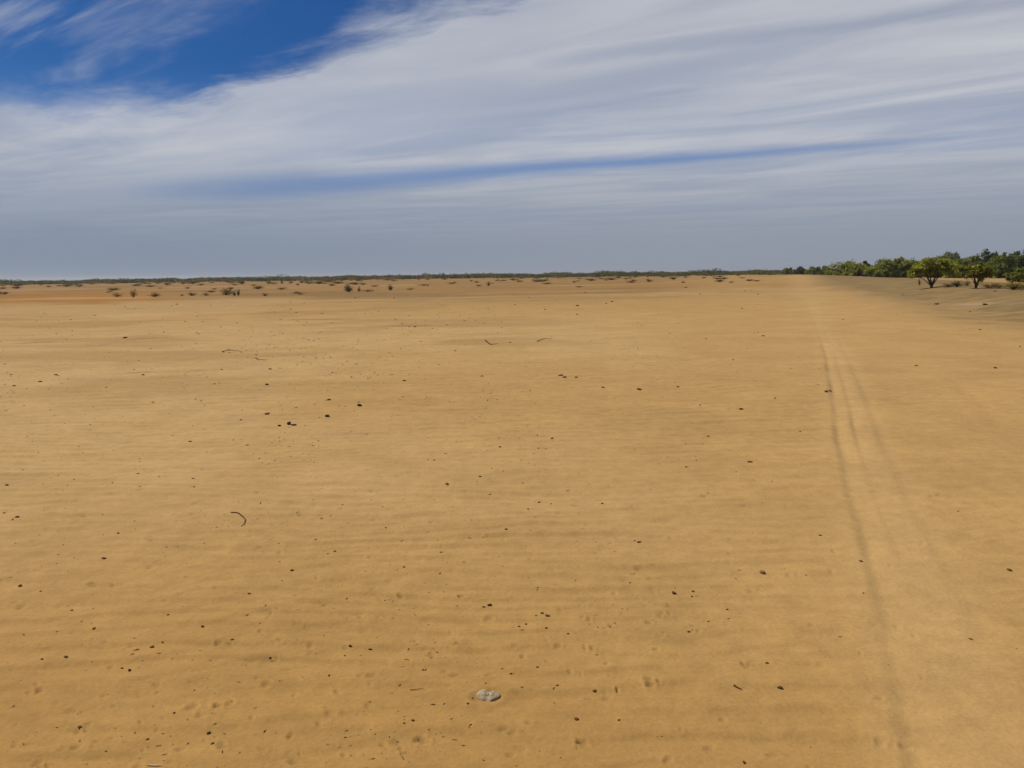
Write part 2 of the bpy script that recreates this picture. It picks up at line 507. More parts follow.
# the pale two-lobed stone nearest the viewer
def bean(p):
    q_ = p.copy()
    q_.x *= 1.0
    notch = math.exp(-((q_.x + .02) / .23) ** 2)
    q_.y += .16 * abs(q_.x) - .10 - notch * (.36 if q_.y > 0 else -.12)
    if q_.z > 0: q_.z *= 1 - .30 * notch
    return q_


P = ground_at(488, 696)
u = px_m(P)
me = lump(4, 12.2 * u, 8.6 * u, 3.4 * u, rough=.26, sub=4, lobes=bean)
tint(me, (.41, .31, .18), .06); me.materials.append(M_STONE)
o = link('stone', me, loc=(P[0], P[1], surf(P[0], P[1]) + .003)); o.rotation_euler = (R(14), R(4), R(-10))
tag(o, 'pale grey two lobed stone lying alone on the near sand', 'stone')

DARK = (.120, .064, .023); BLACK = (.072, .044, .021); BROWN = (.20, .105, .034); TAN = (.34, .20, .075)
protos = {}
for nm, c in (('dark', DARK), ('black', BLACK), ('brown', BROWN), ('tan', TAN)):
    protos[nm] = []
    for k in range(5):
        me = lump(100 + k * 7 + len(nm), 1, .72, .62, rough=.42, sub=2); tint(me, c, .2, k); me.materials.append(M_STONE)
        protos[nm].append(me)
srd = random.Random(21)


def stone(px, py, wpx, kind='dark', label=None, group=None, name='clod', cat='clod'):
    P = ground_at(px, py)
    s = wpx * px_m(P) / 2 * (.95 if name == 'stone' else .8)
    o = link(name, srd.choice(protos[kind]), loc=(P[0], P[1], surf(P[0], P[1])))
    o.scale = (s, s * srd.uniform(.8, 1.1), s * srd.uniform(.5, .8) * (1 if P[1] < 12 else .8))
    o.rotation_euler = (srd.uniform(-.15, .15), srd.uniform(-.15, .15), srd.gauss(0, .5) + (math.pi if srd.random() < .5 else 0))
    tag(o, label, cat, group)
    return o


NEARC = 'dark clods scattered over the near sand'
stone(489.5, 605, 8, 'dark', 'dark brown clod in the middle behind the pale stone')
stone(483.5, 607.5, 5, 'brown', 'lighter brown crumb touching the dark clod behind the pale stone')
stone(289, 424.5, 7, 'black', 'left one of two black stones side by side on left sand', name='stone', cat='stone')
stone(294, 425.5, 6, 'black', 'right one of two black stones side by side on left sand', name='stone', cat='stone')
stone(279, 426.5, 5, 'dark', 'small crumb just left of the two black stones side by side')
stone(329, 400, 5, 'black', 'small black stone, upper one of two right of the black pair', name='stone', cat='stone')
stone(327, 417.5, 6, 'black', 'black stone with pale edge, lower one of two right of the black pair', name='stone', cat='stone')
stone(267, 385, 5, 'black', 'small black stone alone above the black pair on left sand', name='stone', cat='stone')
stone(267, 414.5, 7, 'brown', 'faint brown clod half sunk just above the black pair')
stone(359, 406, 6, 'black', 'flat black stone to the right of the two stacked black stones', name='stone', cat='stone')
stone(560.5, 376, 6, 'black', 'long dark stone in mid distance at the centre of the sand', name='stone', cat='stone')
stone(564.5, 377.3, 5, 'dark', 'smaller dark stone touching the long one in mid distance', name='stone', cat='stone')
stone(576, 377.5, 5, 'brown', 'brown crumb right of the long dark stone in mid distance')
stone(826.5, 392.5, 5, 'dark', 'brown stone at the left rim of the wheel track', name='stone', cat='stone')
stone(830, 391.2, 4, 'brown', 'small lighter stone touching the one at the rim of the wheel track', name='stone', cat='stone')
stone(741, 410, 5, 'black', 'small black stone on smooth sand left of the wheel track', name='stone', cat='stone')
stone(995, 368, 6, 'dark', 'dark stone on the smooth sand right of the wheel track', name='stone', cat='stone')
stone(985, 304.8, 6, 'black', 'dark stone on the gravel bank beside a pale scrape', name='stone', cat='stone')
stone(937, 304.3, 5, 'dark', 'small dark stone at the foot of the gravel bank', name='stone', cat='stone')
stone(750, 462, 7, 'dark', 'flat dark clod on the ripples left of the wheel track')
stone(639, 390, 8, 'dark', 'thin flat dark clod in mid distance right of centre')
stone(480, 477, 5, 'dark', 'small round dark clod on the ripples at the centre')
stone(17, 518, 5, 'black', 'black stone near the left edge of the near sand', name='stone', cat='stone')
stone(190, 442, 5, 'dark', 'flat dark clod on the left sand below the black pair')
stone(56, 375, 4, 'black', 'round black stone, right one of three in a row at far left', name='stone', cat='stone')
stone(40, 381.5, 5, 'dark', 'dark stone, middle one of three in a row at far left', name='stone', cat='stone')
stone(14, 386, 4, 'dark', 'dark stone, left one of three in a row at far left', name='stone', cat='stone')
stone(547.5, 616, 7, 'dark', 'largest dark clod in a line of crumbs right of the pale stone')
stone(568, 635, 4, 'black', 'small black clod alone below the line of crumbs', name='clod')
stone(546, 630, 4, 'dark', 'dark crumb directly below the line of crumbs')
stone(674, 592.5, 7, 'dark', 'dark clod on the right of the near sand', name='clod')
stone(689, 633.5, 5, 'black', 'black clod slanting on the ripples right of the near sand')
stone(576, 719, 7, 'brown', 'ragged brown clod in the front right of the pale stone')
stone(767, 664, 5, 'dark', 'round dark clod in the hollow between near right ripples')
stone(780, 688, 7, 'dark', 'dark clod on the lowest right ripples before the track')
stone(762, 573.6, 8, 'tan', 'flat pale tan chip on the right ripples', name='stone', cat='stone')
for (x, y, w, k) in [(542, 613, 5, 'dark'), (536, 615.5, 3, 'brown'), (519, 627, 4, 'brown'), (526, 624, 4, 'brown'), (350, 646, 5, 'dark'), (370, 648, 5, 'dark'), (345, 655, 3, 'dark'),
                     (537.5, 668, 4, 'dark'), (511, 674, 4, 'brown'), (619, 721, 4, 'dark'), (594, 691, 6, 'brown'), (468, 704, 4, 'dark'), (404, 568, 4, 'dark'), (413, 721, 5, 'brown'), (404, 724, 4, 'brown'),
                     (423, 670, 4, 'brown'), (385, 600, 3, 'dark'), (693, 591, 4, 'dark'), (692, 596, 4, 'dark'), (708, 621, 3, 'brown'), (806, 575, 3, 'brown'), (863, 594, 3, 'brown'), (1009, 570, 7, 'brown'),
                     (744, 763, 5, 'dark'), (861, 562, 5, 'brown'), (727, 610, 4, 'brown'), (153, 403, 4, 'dark'), (143, 375, 4, 'dark'), (270, 369.5, 5, 'brown'), (125, 338, 6, 'brown'), (4, 513, 4, 'dark'),
                     (118, 533, 4, 'dark'), (193, 479, 4, 'dark'), (194, 487, 3, 'dark'), (7, 485, 5, 'brown'), (404, 381, 5, 'dark'), (678, 387, 4, 'dark'), (603, 388, 5, 'brown'), (500, 447, 4, 'dark'),
                     (447, 485, 5, 'brown'), (455, 351, 4, 'dark'), (482, 376.5, 5, 'brown'), (539, 502, 4, 'dark'), (551, 504, 3, 'dark'), (528, 509, 3, 'brown'), (506, 530, 5, 'brown'), (639, 542, 6, 'dark'),
                     (552, 439, 5, 'brown'), (602, 504, 4, 'brown'), (434, 460, 4, 'brown'), (708, 436, 5, 'dark'), (820, 535, 4, 'dark'), (686, 467, 4, 'brown'), (706, 339, 3, 'dark'), (980, 330, 4, 'dark'),
                     (763, 336, 5, 'brown'), (843, 320, 4, 'tan'), (129.5, 671, 5, 'dark'), (122, 668, 4, 'dark'), (80, 728, 7, 'brown'), (66, 658, 7, 'dark'), (42, 660, 5, 'brown'), (202.5, 626, 5, 'dark'),
                     (270, 657, 4, 'dark'), (292, 570, 5, 'dark'), (232, 640, 5, 'brown'), (174, 712, 4, 'dark'), (209, 732, 6, 'dark'), (212, 743, 6, 'brown'), (329, 676, 4, 'dark'), (20, 586, 6, 'dark'),
                     (104, 559, 6, 'brown'), (94, 629, 5, 'brown'), (72, 610, 4, 'dark'), (168, 614, 4, 'dark'), (152, 647, 6, 'brown'), (249, 593, 5, 'brown'), (335, 552, 4, 'brown'), (441, 553, 4, 'brown'),
                     (585.5, 293, 3, 'dark'), (606, 304, 3, 'dark'), (612, 302, 4, 'dark'), (577, 306, 5, 'brown'), (545, 310, 3, 'dark'), (577, 314.5, 3, 'brown'), (686, 287.5, 4, 'dark'), (700, 294, 3, 'brown'),
                     (742, 309, 3, 'brown'), (758, 294, 3, 'dark'), (515, 305, 3, 'brown'), (355, 298, 3, 'dark'), (358, 297.5, 3, 'dark'), (394, 298, 2.5, 'dark'), (409, 327, 3, 'dark'), (415, 327, 4, 'dark'),
                     (447, 325, 3, 'dark'), (296, 313, 3, 'brown'), (71, 320, 2.5, 'dark'), (203, 322, 3, 'dark'), (745, 291, 3, 'brown'), (751, 290.5, 2.5, 'brown'), (700, 405, 3, 'brown'), (775, 398, 3, 'brown'),
                     (733, 360, 3, 'brown'), (800, 432, 3, 'brown'), (916, 366, 5, 'tan'), (903, 295, 3, 'dark'), (970, 312, 3, 'dark'), (1020, 347, 4, 'dark')]:
    stone(x, y, w, k, 'tiny dark clod among the many strewn over the sand', NEARC)

# fine litter nobody could count: crumbs of dung, bark and straw strewn on the sand
def litter():
    V, Fc, C = [], [], []
    r = random.Random(77)
    n = 0
    while n < 3400:
        d = math.exp(r.uniform(math.log(2.0), math.log(60))); a = R(r.uniform(-36, 36))
        x, y = d * math.sin(a), d * math.cos(a)
        cl = float(fbm(x / (.25 + d * .06), y / (.20 + d * .07), 151, 3))
        p = 0.10 + 1.3 * max(0, cl - .02) ** 1.3
        azn = math.degrees(a)
        p *= 1.3 if azn < 2 else (0.5 if azn < 17 else 0.12)
        if d > 7 and azn < -5: p *= 1.6
        if d > 30: p *= .6
        if r.random() > p: 
            continue
        n += 1
        s = min(r.lognormvariate(math.log(.0014), .5), .0033) * (1 + .26 * d)
        z = surf(x, y)
        th = r.uniform(0, 6.28); c, sn = math.cos(th), math.sin(th)
        lx = s * r.uniform(1., 2.4); ly = s * r.uniform(.6, 1.); lz = s * r.uniform(.5, 1.0)
        k = len(V)
        for (ax, ay, azz) in [(1, 0, .2), (0, 1, .3), (-1, .2, .25), (0, -1, .2), (.1, .1, 1), (0, 0, -.5)]:
            ax += r.uniform(-.2, .2); ay += r.uniform(-.2, .2)
            V.append((x + (ax * lx * c - ay * ly * sn), y + (ax * lx * sn + ay * ly * c), z + azz * lz))
        for f in [(0, 1, 4), (1, 2, 4), (2, 3, 4), (3, 0, 4), (1, 0, 5), (2, 1, 5), (3, 2, 5), (0, 3, 5)]:
            Fc.append((k + f[0], k + f[1], k + f[2]))
        cc = np.array(r.choice([DARK, BROWN, BROWN, TAN, TAN, TAN])) * r.uniform(.7, 1.4)
        C += [cc] * 8
    return mesh_np('litter', np.array(V), np.array(Fc), M_STONE, np.array(C))


tag(link('litter', litter()), 'fine dark crumbs and straw strewn over the sand', 'litter', kind='stuff')


# ------------------------------------------------------------------ twigs
def tube(points, radii, sides=5):
    """a tapering tube along a list of points -> verts, quads"""
    pts = np.asarray(points, float); n = len(pts)
    V = []; Fq = []
    up = np.array([.13, .21, .97])
    for i in range(n):
        t = pts[min(i + 1, n - 1)] - pts[max(i - 1, 0)]
        t /= np.linalg.norm(t) + 1e-9
        s = np.cross(t, up)
        if np.linalg.norm(s) < 1e-3: s = np.cross(t, [1, 0, 0])
        s /= np.linalg.norm(s); w = np.cross(s, t)
        for k in range(sides):
            a = 2 * math.pi * k / sides
            V.append(pts[i] + radii[i] * (math.cos(a) * s + math.sin(a) * w))
    for i in range(n - 1):
        for k in range(sides):
            k2 = (k + 1) % sides
            Fq.append((i * sides + k, i * sides + k2, (i + 1) * sides + k2, (i + 1) * sides + k))
    return np.array(V), np.array(Fq)


def twig(pix, r0, label, col=(.075, .045, .022), lift=.003, name='twig', cat='twig', arch=0):
    P = np.array([ground_at(*p) for p in pix])
    t = np.linspace(0, len(P) - 1, 14)
    Q = np.stack([np.interp(t, range(len(P)), P[:, k]) for k in range(3)], -1)
    for k in range(2): Q[1:-1] = (Q[:-2] + 2 * Q[1:-1] + Q[2:]) / 4
    c = Q[0].copy()
    for i, p in enumerate(Q):
        p[2] = surf(p[0], p[1]) + lift + arch * math.sin(math.pi * i / (len(Q) - 1))
    c[2] = surf(c[0], c[1])
    V, Fq = tube(Q - c, np.linspace(r0, r0 * .35, 14), 6)
    me = mesh_np(name, V, Fq, M_TWIG, np.tile(np.array(col), (len(V), 1)), smooth=True)
    return tag(link(name, me, loc=c), label, cat)


twig([(231, 513.5), (238, 514), (244, 517.5), (246, 521), (244, 524.5), (241, 527)], .0042, 'curved dry twig bent like a hook on the left sand', arch=.004)
twig([(734, 686.5), (736, 687.5), (742, 689.5)], .004, 'short straight dry twig on the lowest right ripples')
twig([(148, 766), (156, 766.6), (163, 766.2)], .0035, 'pale straw stalk at the bottom edge of the sand', col=(.6, .46, .24), name='straw', cat='straw')
twig([(485, 341), (491, 345.5), (498, 344)], .012, 'bent dry stick far out near the middle of the sand', name='stick', cat='stick', lift=.02)
twig([(222, 352.5), (232, 352), (243, 353)], .009, 'long thin dry stick lying far out on the left sand', name='stick', cat='stick', lift=.02, arch=.03)
twig([(255, 359), (262, 361), (268, 361)], .008, 'short dry stick right of the long thin stick', name='stick', cat='stick', lift=.02)
twig([(537, 342), (545, 339), (552, 339)], .008, 'pale dry stick far out right of the bent stick', name='stick', cat='stick', lift=.02)
twig([(410, 690.5), (420, 689), (424, 688)], .0018, 'fine straw on the near sand left of the pale stone', col=(.2, .12, .05), name='straw', cat='straw', lift=.004)


# ------------------------------------------------------------------ trees and bushes
def cards(centers, size, r, flat=.5):
    """leaf sprays: small bent quads of random attitude"""
    n = len(centers)
    a = r.standard_normal((n, 3)); a[:, 2] *= flat + .3; a /= np.linalg.norm(a, axis=1)[:, None]
    nn = r.standard_normal((n, 3)) + np.array([-.25, .1, .75]); nn /= np.linalg.norm(nn, axis=1)[:, None]   # leaves turn up to the light
    b = np.cross(nn, a); b /= np.linalg.norm(b, axis=1)[:, None] + 1e-9; a = np.cross(b, nn)
    s = (size * r.uniform(.55, 1.35, n))[:, None]
    l = a * s; w = b * s * r.uniform(.28, .55, n)[:, None]
    mid_ = np.cross(a, b) * s * .15
    V = np.stack([centers - l, centers - w + mid_, centers + l, centers + w + mid_], 1).reshape(-1, 3)
    F = np.arange(4 * n).reshape(n, 4)
    return V, F


def crown(lobes, n, size, c0, r, var=.22, gap=.35):
    """leaf sprays gathered into ragged clumps on the lobes' shells (cx,cy,cz,rx,ry,rz)"""
    lob = np.array(lobes, float)
    wgt = lob[:, 3] * lob[:, 4] + lob[:, 3] * lob[:, 5]; wgt /= wgt.sum()
    nc = max(14, n // 32)
    li = r.choice(len(lob), nc, p=wgt)
    d = r.standard_normal((nc, 3)); d /= np.linalg.norm(d, axis=1)[:, None]
    rho = r.uniform(.45, 1.02, nc) ** .6
    cc = lob[li, :3] + d * lob[li, 3:] * rho[:, None]
    csz = lob[li, 3:].mean(1) * r.uniform(.18, .46, nc)
    ctint = np.clip(1 + var * r.standard_normal(nc), .55, 1.6)
    k = r.choice(nc, n, p=csz ** 1.5 / (csz ** 1.5).sum())
    g = r.standard_normal((n, 3)) * np.array([.75, .75, .50])
    P = cc[k] + g * csz[k][:, None]
    P = P[P[:, 2] > .04]; k = k[:len(P)] if len(P) == n else k[(cc[k] + g * csz[k][:, None])[:, 2] > .04]
    V, F = cards(P, size, r)
    hue = r.standard_normal((len(P), 1)) * np.array([.10, .05, .05])
    C = 1.12 * np.array(c0)[None] * ctint[k][:, None] * np.exp(.12 * r.standard_normal((len(P), 1))) * (1 + hue)
    return V, F, np.clip(C, .006, .5)


def merge(parts):
    V, F, C = [], [], []; o = 0
    for v, f, c in parts:
        V.append(v); F.append(f + o); C.append(np.broadcast_to(c, (len(v), 3)) if len(c) != len(v) else c); o += len(v)
    return np.vstack(V), np.vstack(F), np.vstack(C)


BARK = np.array([.120, .080, .052])


def limbs(stems, r, up_to, col=BARK, r0=.07, twigs=3):
    """trunk and limbs: stems = list of (end point, thickness factor); each bows out and forks"""
    parts = []
    for e, th in stems:
        e = np.array(e, float); L = np.linalg.norm(e)
        t = np.linspace(0, 1, 8)
        bow = np.stack([e[0] * t ** 1.25, e[1] * t ** 1.25, e[2] * t ** .9], -1) + np.cumsum(r.standard_normal((8, 3)) * .012 * L, 0) * t[:, None]
        rads = r0 * th * (1 - .72 * t)
        V, F = tube(bow, rads, 6); parts.append((V, F, col[None]))
        for k in range(twigs):
            i = r.integers(3, 7)
            s0 = bow[i]; dirn = (e / L) + r.standard_normal(3) * .75; dirn[2] = abs(dirn[2]) * .7 + .25
            Lb = L * r.uniform(.3, .55)
            tt = np.linspace(0, 1, 5)[:, None]
            b2 = s0 + dirn / np.linalg.norm(dirn) * Lb * tt + r.standard_normal((5, 3)) * .02 * L * tt
            V, F = tube(b2, rads[i] * .6 * (1 - .75 * tt[:, 0]), 5); parts.append((V, F, col[None] * 1.1))
    return merge(parts)


def plant(name, label, cat, loc, crown_parts, trunk_part, group=None):
    t = bpy.data.objects.new(name, None); COL.objects.link(t); t.location = loc
    t.empty_display_size = .3
    tag(t, label, cat, group)
    V, F, C = trunk_part
    link('trunk', mesh_np('trunk', V, F, M_BARK, C, smooth=True), t)
    V, F, C = crown_parts
    link('crown', mesh_np('crown', V, F, M_LEAF, C), t)
    return t


def foot(px, py, dist=None):
    """where a plant stands: seen ground, or a stated distance along that bearing"""
    if dist is None:
        P = ground_at(px, py)
    else:
        r = ray(px, py); h = r[:2] / np.linalg.norm(r[:2]); P = np.array([h[0] * dist, h[1] * dist, 0])
    P[2] = surf(P[0], P[1])
    return P


OLIVE = (.260, .262, .038); GREEN = (.200, .222, .036); DEEP = (.090, .115, .028); YELL = (.115, .100, .025); DRYC = (.13, .085, .035); GREY = (.085, .075, .045)


def top_h(P, px, py):
    """height above its foot at which a plant at P reaches the pixel row py"""
    r = ray(px, py); k = np.hypot(P[0], P[1]) / np.hypot(r[0], r[1])
    return CAM_H + r[2] * k - P[2]


def bush_tree(px, by, top, wpx, c0, label, dist, n=1700, name='scrub_tree', lean=0, seed=0, group=None, open_=0, card=.34, cat='tree'):
    """a low, wide thorn tree seen far off: several lobes down near the ground"""
    r = np.random.default_rng(1000 + seed)
    P = foot(px, by, dist)
    hgt = max(.8, top_h(P, px, top)); w = 1.18 * wpx * px_m(P) / 2
    lobes = []
    nl = r.integers(6, 10)
    for k in range(nl):
        t = r.uniform(-1, 1)
        hh = hgt * (1 - .42 * abs(t) ** 1.8) * r.uniform(.82, 1.0)
        rz = hh * r.uniform(.24, .38); rx = w * r.uniform(.26, .42)
        lobes.append((t * w * .72, r.uniform(-.6, .6) * w * .8, max(rz * 1.02 + open_ * hgt * .4, hh - rz), rx, rx, rz))
        if r.random() < .95:
            lobes.append((t * w * .8 + r.normal() * .1 * w, r.uniform(-.6, .6) * w * .8, hh * .28, rx * .95, rx * .95, hh * .26))
    lobes.append((0, 0, hgt * .80, w * .42, w * .42, hgt * .2))
    for t in np.linspace(-.85, .85, 7):
        lobes.append((t * w, r.uniform(-.5, .1) * w, hgt * .2, w * .26, w * .3, hgt * .2))
    cp = crown(lobes, n, card, c0, r)
    st = [((r.uniform(-.5, .5) * w, r.uniform(-.4, .4) * w, hgt * r.uniform(.5, .75)), r.uniform(.7, 1.2)) for _ in range(4)]
    return plant(name, label, cat, P, cp, limbs(st, r, hgt, r0=.018 * hgt), group)


# the two thorn trees standing free in front of the green belt
def front_acacia(px, by, dist, tops, stems, label, seed, c0, n=2500):
    r = np.random.default_rng(seed)
    P = foot(px, by, dist); u = px_m(P)
    lob = [(cx * u, cy * u, cz * u, rx * u, ry * u, rz * u) for cx, cy, cz, rx, ry, rz in tops]
    cp = crown(lob, n, .13, c0, r, var=.28)
    st = [((x * u, y * u, z * u), th) for x, y, z, th in stems]
    return plant('acacia_tree', label, 'tree', P, cp, limbs(st, r, 1, r0=.06, twigs=5))


front_acacia(931.5, 287.6, None,
             [(-14, 4, 18, 9, 9, 5), (-6, -4, 22, 10, 9, 5.5), (4, 3, 23.5, 10, 10, 5.5), (13, -2, 20, 9, 9, 5.5), (-18, 0, 14, 6, 6, 4), (20, 2, 16, 6, 7, 4.5), (0, 0, 18, 14, 10, 4)],
             [(-12, 2, 20, 1.2), (8, -3, 21, 1.25), (-3, 5, 22, .9), (15, 3, 17, .7), (-17, -3, 13, .6)],
             'thorn tree with V shaped forked trunk standing before the green belt', 31, OLIVE)
front_acacia(976, 288.4, None,
             [(-9, 3, 17, 7, 8, 4.5), (-2, -3, 20, 8, 8, 4.5), (6, 2, 18.5, 8, 8, 4.5), (12, 0, 15, 5, 6, 3.5), (-13, 0, 13, 4, 4, 3), (5, -2, 9, 5, 5, 4)],
             [(-4, 2, 19, 1.3), (4, -2, 18, .9), (9, 2, 14, .6), (-8, -2, 13, .5), (7, 0, 8, .4)],
             'smaller thorn tree with single dark straight trunk near the right edge', 33, (.235, .235, .040), n=1900)

BELT = 'trees of the green belt beyond the gravel bank'
belt = [  # px, base, top, width, colour, distance, label
    (788, 270.8, 268.0, 12, GREEN, 360, 'small dark far tree just left of where the track vanishes'),
    (801, 271.2, 267.4, 14, DEEP, 330, 'dark low tree right where the track vanishes'),
    (815, 271.8, 267.2, 16, GREEN, 300, 'low dull green tree just right of where the track vanishes'),
    (826, 272.3, 266.5, 12, DEEP, 260, 'low dark tree touching the left end of the green belt'),
    (843, 273.6, 261.6, 32, OLIVE, 190, 'rounded olive green bushy tree at the left end of the belt'),
    (857, 273.8, 263.5, 22, OLIVE, 185, 'olive green bushy tree overlapping the rounded one at the belt end'),
    (865.5, 274.0, 260.8, 9, DEEP, 195, 'narrow dark upright tree between two olive bushy trees'),
    (884, 275.2, 259.6, 32, (.230, .240, .034), 172, 'broad olive tree right of the narrow dark tree'),
    (901, 275.2, 258.6, 30, OLIVE, 172, 'broad olive tree with a ragged top left of the forked thorn tree'),
    (919, 275.4, 258.8, 28, GREEN, 178, 'green tree half hidden behind the left side of the forked thorn tree'),
    (941, 275.6, 257.0, 30, GREEN, 180, 'green tree half hidden behind the right side of the forked thorn tree'),
    (951, 275.0, 253.8, 24, (.20, .22, .12), 260, 'pale hazy tall tree rising behind the green belt'),  # distance haze put into the leaf colour, paler and bluer
    (960, 275.6, 258.0, 28, (.215, .235, .034), 172, 'bright green tree left of the straight trunked thorn tree'),
    (973, 276.0, 255.6, 22, GREEN, 180, 'green tree behind the crown of the straight trunked thorn tree'),
    (990, 276.6, 250.8, 30, DEEP, 168, 'tall dark green tree with tufted top in the right of the belt'),
    (1004, 276.8, 252.6, 26, (.185, .210, .034), 160, 'mid green tree in front of the dark tufted one'),
    (1012, 277.2, 253.0, 26, DEEP, 172, 'very dark dense tree in the right part of the belt'),
    (1026, 277.4, 248.8, 30, (.080, .105, .026), 165, 'tall dark tree cut by the right edge of the frame'),
]
for k, (px, by, top, w, c, dist, lab) in enumerate(belt):
    bush_tree(px, by, top, w, c, lab, dist, n=int(1400 + w * 110), seed=k, group=BELT, card=.27 if dist < 220 else .42, name='belt_tree')
# the belt goes on outside the frame, for a step to the side
for k, (px, top, w, c, dist) in enumerate([(1052, 249, 34, DEEP, 165), (1082, 252, 34, GREEN, 160), (1115, 250, 38, GREEN, 158), (1150, 251, 40, OLIVE, 155), (1190, 250, 44, DEEP, 150)]):
    bush_tree(px, 277, top, w, c, 'green tree of the belt standing beyond the right edge of the frame', dist, n=2200, seed=60 + k, group='belt trees outside the frame', name='belt_tree')
bush_tree(1019, 280, 266.5, 20, (.20, .215, .034), 'bright olive bush low at the right edge before the dark trees', 105, n=1500, seed=40, card=.2, name='green_bush', cat='bush', open_=0)


def shrub_mesh(seed, c_leaf, c_twig, n_tw, n_leaf, upright=.6, card=.06):
    """a unit dry shrub: fan of thin stems from one foot and sparse leaf sprays (1 m wide, 1 m high box)"""
    r = np.random.default_rng(seed); parts = []; tips = []
    for k in range(n_tw):
        a = r.uniform(0, 2 * math.pi); out = r.uniform(.1, .5); h = r.uniform(.45, 1.0) * (1 - .35 * (out / .5) ** 2)
        e = np.array([math.cos(a) * out, math.sin(a) * out, h])
        t = np.linspace(0, 1, 5)
        p = np.stack([e[0] * t ** (1 + upright), e[1] * t ** (1 + upright), e[2] * t], -1) + np.cumsum(r.standard_normal((5, 3)) * .02, 0) * t[:, None]
        V, F = tube(p, .012 * (1 - .6 * t), 4); parts.append((V, F, np.array(c_twig)[None] * r.uniform(.8, 1.25)))
        tips += [p[4], p[3], p[2] * .5 + p[3] * .5]
    nst = sum(len(p[1]) for p in parts)
    tips = np.array(tips)
    k = r.integers(0, len(tips), n_leaf)
    P = tips[k] + r.standard_normal((n_leaf, 3)) * .085; P[:, 2] = np.clip(P[:, 2], .03, 1.05)
    V, F = cards(P, card, r)
    cl = np.array(c_leaf)[None] * np.exp(.25 * r.standard_normal((n_leaf, 1)))
    parts.append((V, F, np.repeat(cl, 4, 0)))
    V, F, C = merge(parts)
    me = mesh_np('dry_shrub', V, F, M_TWIG, C)
    me.materials.append(M_LEAF)
    mi = np.zeros(len(F), np.int32); mi[nst:] = 1
    me.polygons.foreach_set('material_index', mi)
    return me


SH = {
    'brown': [shrub_mesh(300 + k, (.26, .145, .055), (.16, .092, .045), 26, 420, .5) for k in range(3)],
    'green': [shrub_mesh(310 + k, (.150, .145, .042), (.11, .075, .04), 26, 480, .4) for k in range(3)],
    'dark': [shrub_mesh(320 + k, (.190, .120, .052), (.13, .085, .045), 24, 420, .6) for k in range(3)],
    'straw': [shrub_mesh(330 + k, (.36, .240, .085), (.24, .16, .07), 34, 420, .9, .05) for k in range(3)],
    'yellow': [shrub_mesh(340 + k, (.30, .235, .055), (.15, .11, .045), 34, 560, .5) for k in range(3)],
}
hrd = random.Random(9)


def shrub(px, by, w, h, kind, label, group=None, name='dry_shrub', cat='shrub', dist=None):
    P = foot(px, by, dist); u = px_m(P)
    o = link(name, hrd.choice(SH[kind]), loc=P - np.array([0, 0, .02 + .06 * h * u]))
    o.scale = (1.25 * w * u, w * u * 1.0, h * u * 1.08); o.rotation_euler = (0, 0, hrd.uniform(0, 6.28) if w < 1.8 * h else hrd.choice([0, math.pi]) + hrd.uniform(-.3, .3))
    return tag(o, label, cat, group)


# low growth round the front thorn trees
shrub(919, 285.4, 3.2, 8, 'dark', 'thin upright dead shrub left of the forked thorn tree', name='dead_shrub')
shrub(948, 287.3, 16, 5.5, 'straw', 'low straw coloured shrub between the two thorn trees', name='straw_shrub')
shrub(957, 286.9, 12, 7, 'green', 'greyish green low shrub left of the straight trunk')
shrub(967, 286.2, 7, 8, 'straw', 'pale leafless shrub leaning against the straight trunk', name='straw_shrub')
shrub(990, 287.8, 16, 6, 'yellow', 'low yellowish shrub right of the straight trunk', name='yellow_shrub')
shrub(999, 287.9, 12, 5, 'brown', 'low reddish brown shrub right of the yellowish one')
shrub(1013, 290.2, 22, 10.5, 'yellow', 'broad yellow green shrub at the right edge below the bright bush', name='yellow_shrub')
shrub(1031, 290.5, 18, 9, 'yellow', 'yellow green shrub cut off by the right edge of the frame', name='yellow_shrub')
shrub(995, 291.8, 5, 2, 'straw', 'tiny straw tuft before the yellow green shrubs', name='straw_tuft', cat='tuft')
shrub(884, 277.0, 16, 3, 'brown', 'low rusty brush along the foot of the olive trees', name='rusty_brush', cat='brush')
shrub(899, 277.2, 14, 2.6, 'brown', 'second patch of rusty brush nearer the forked thorn tree', name='rusty_brush', cat='brush')

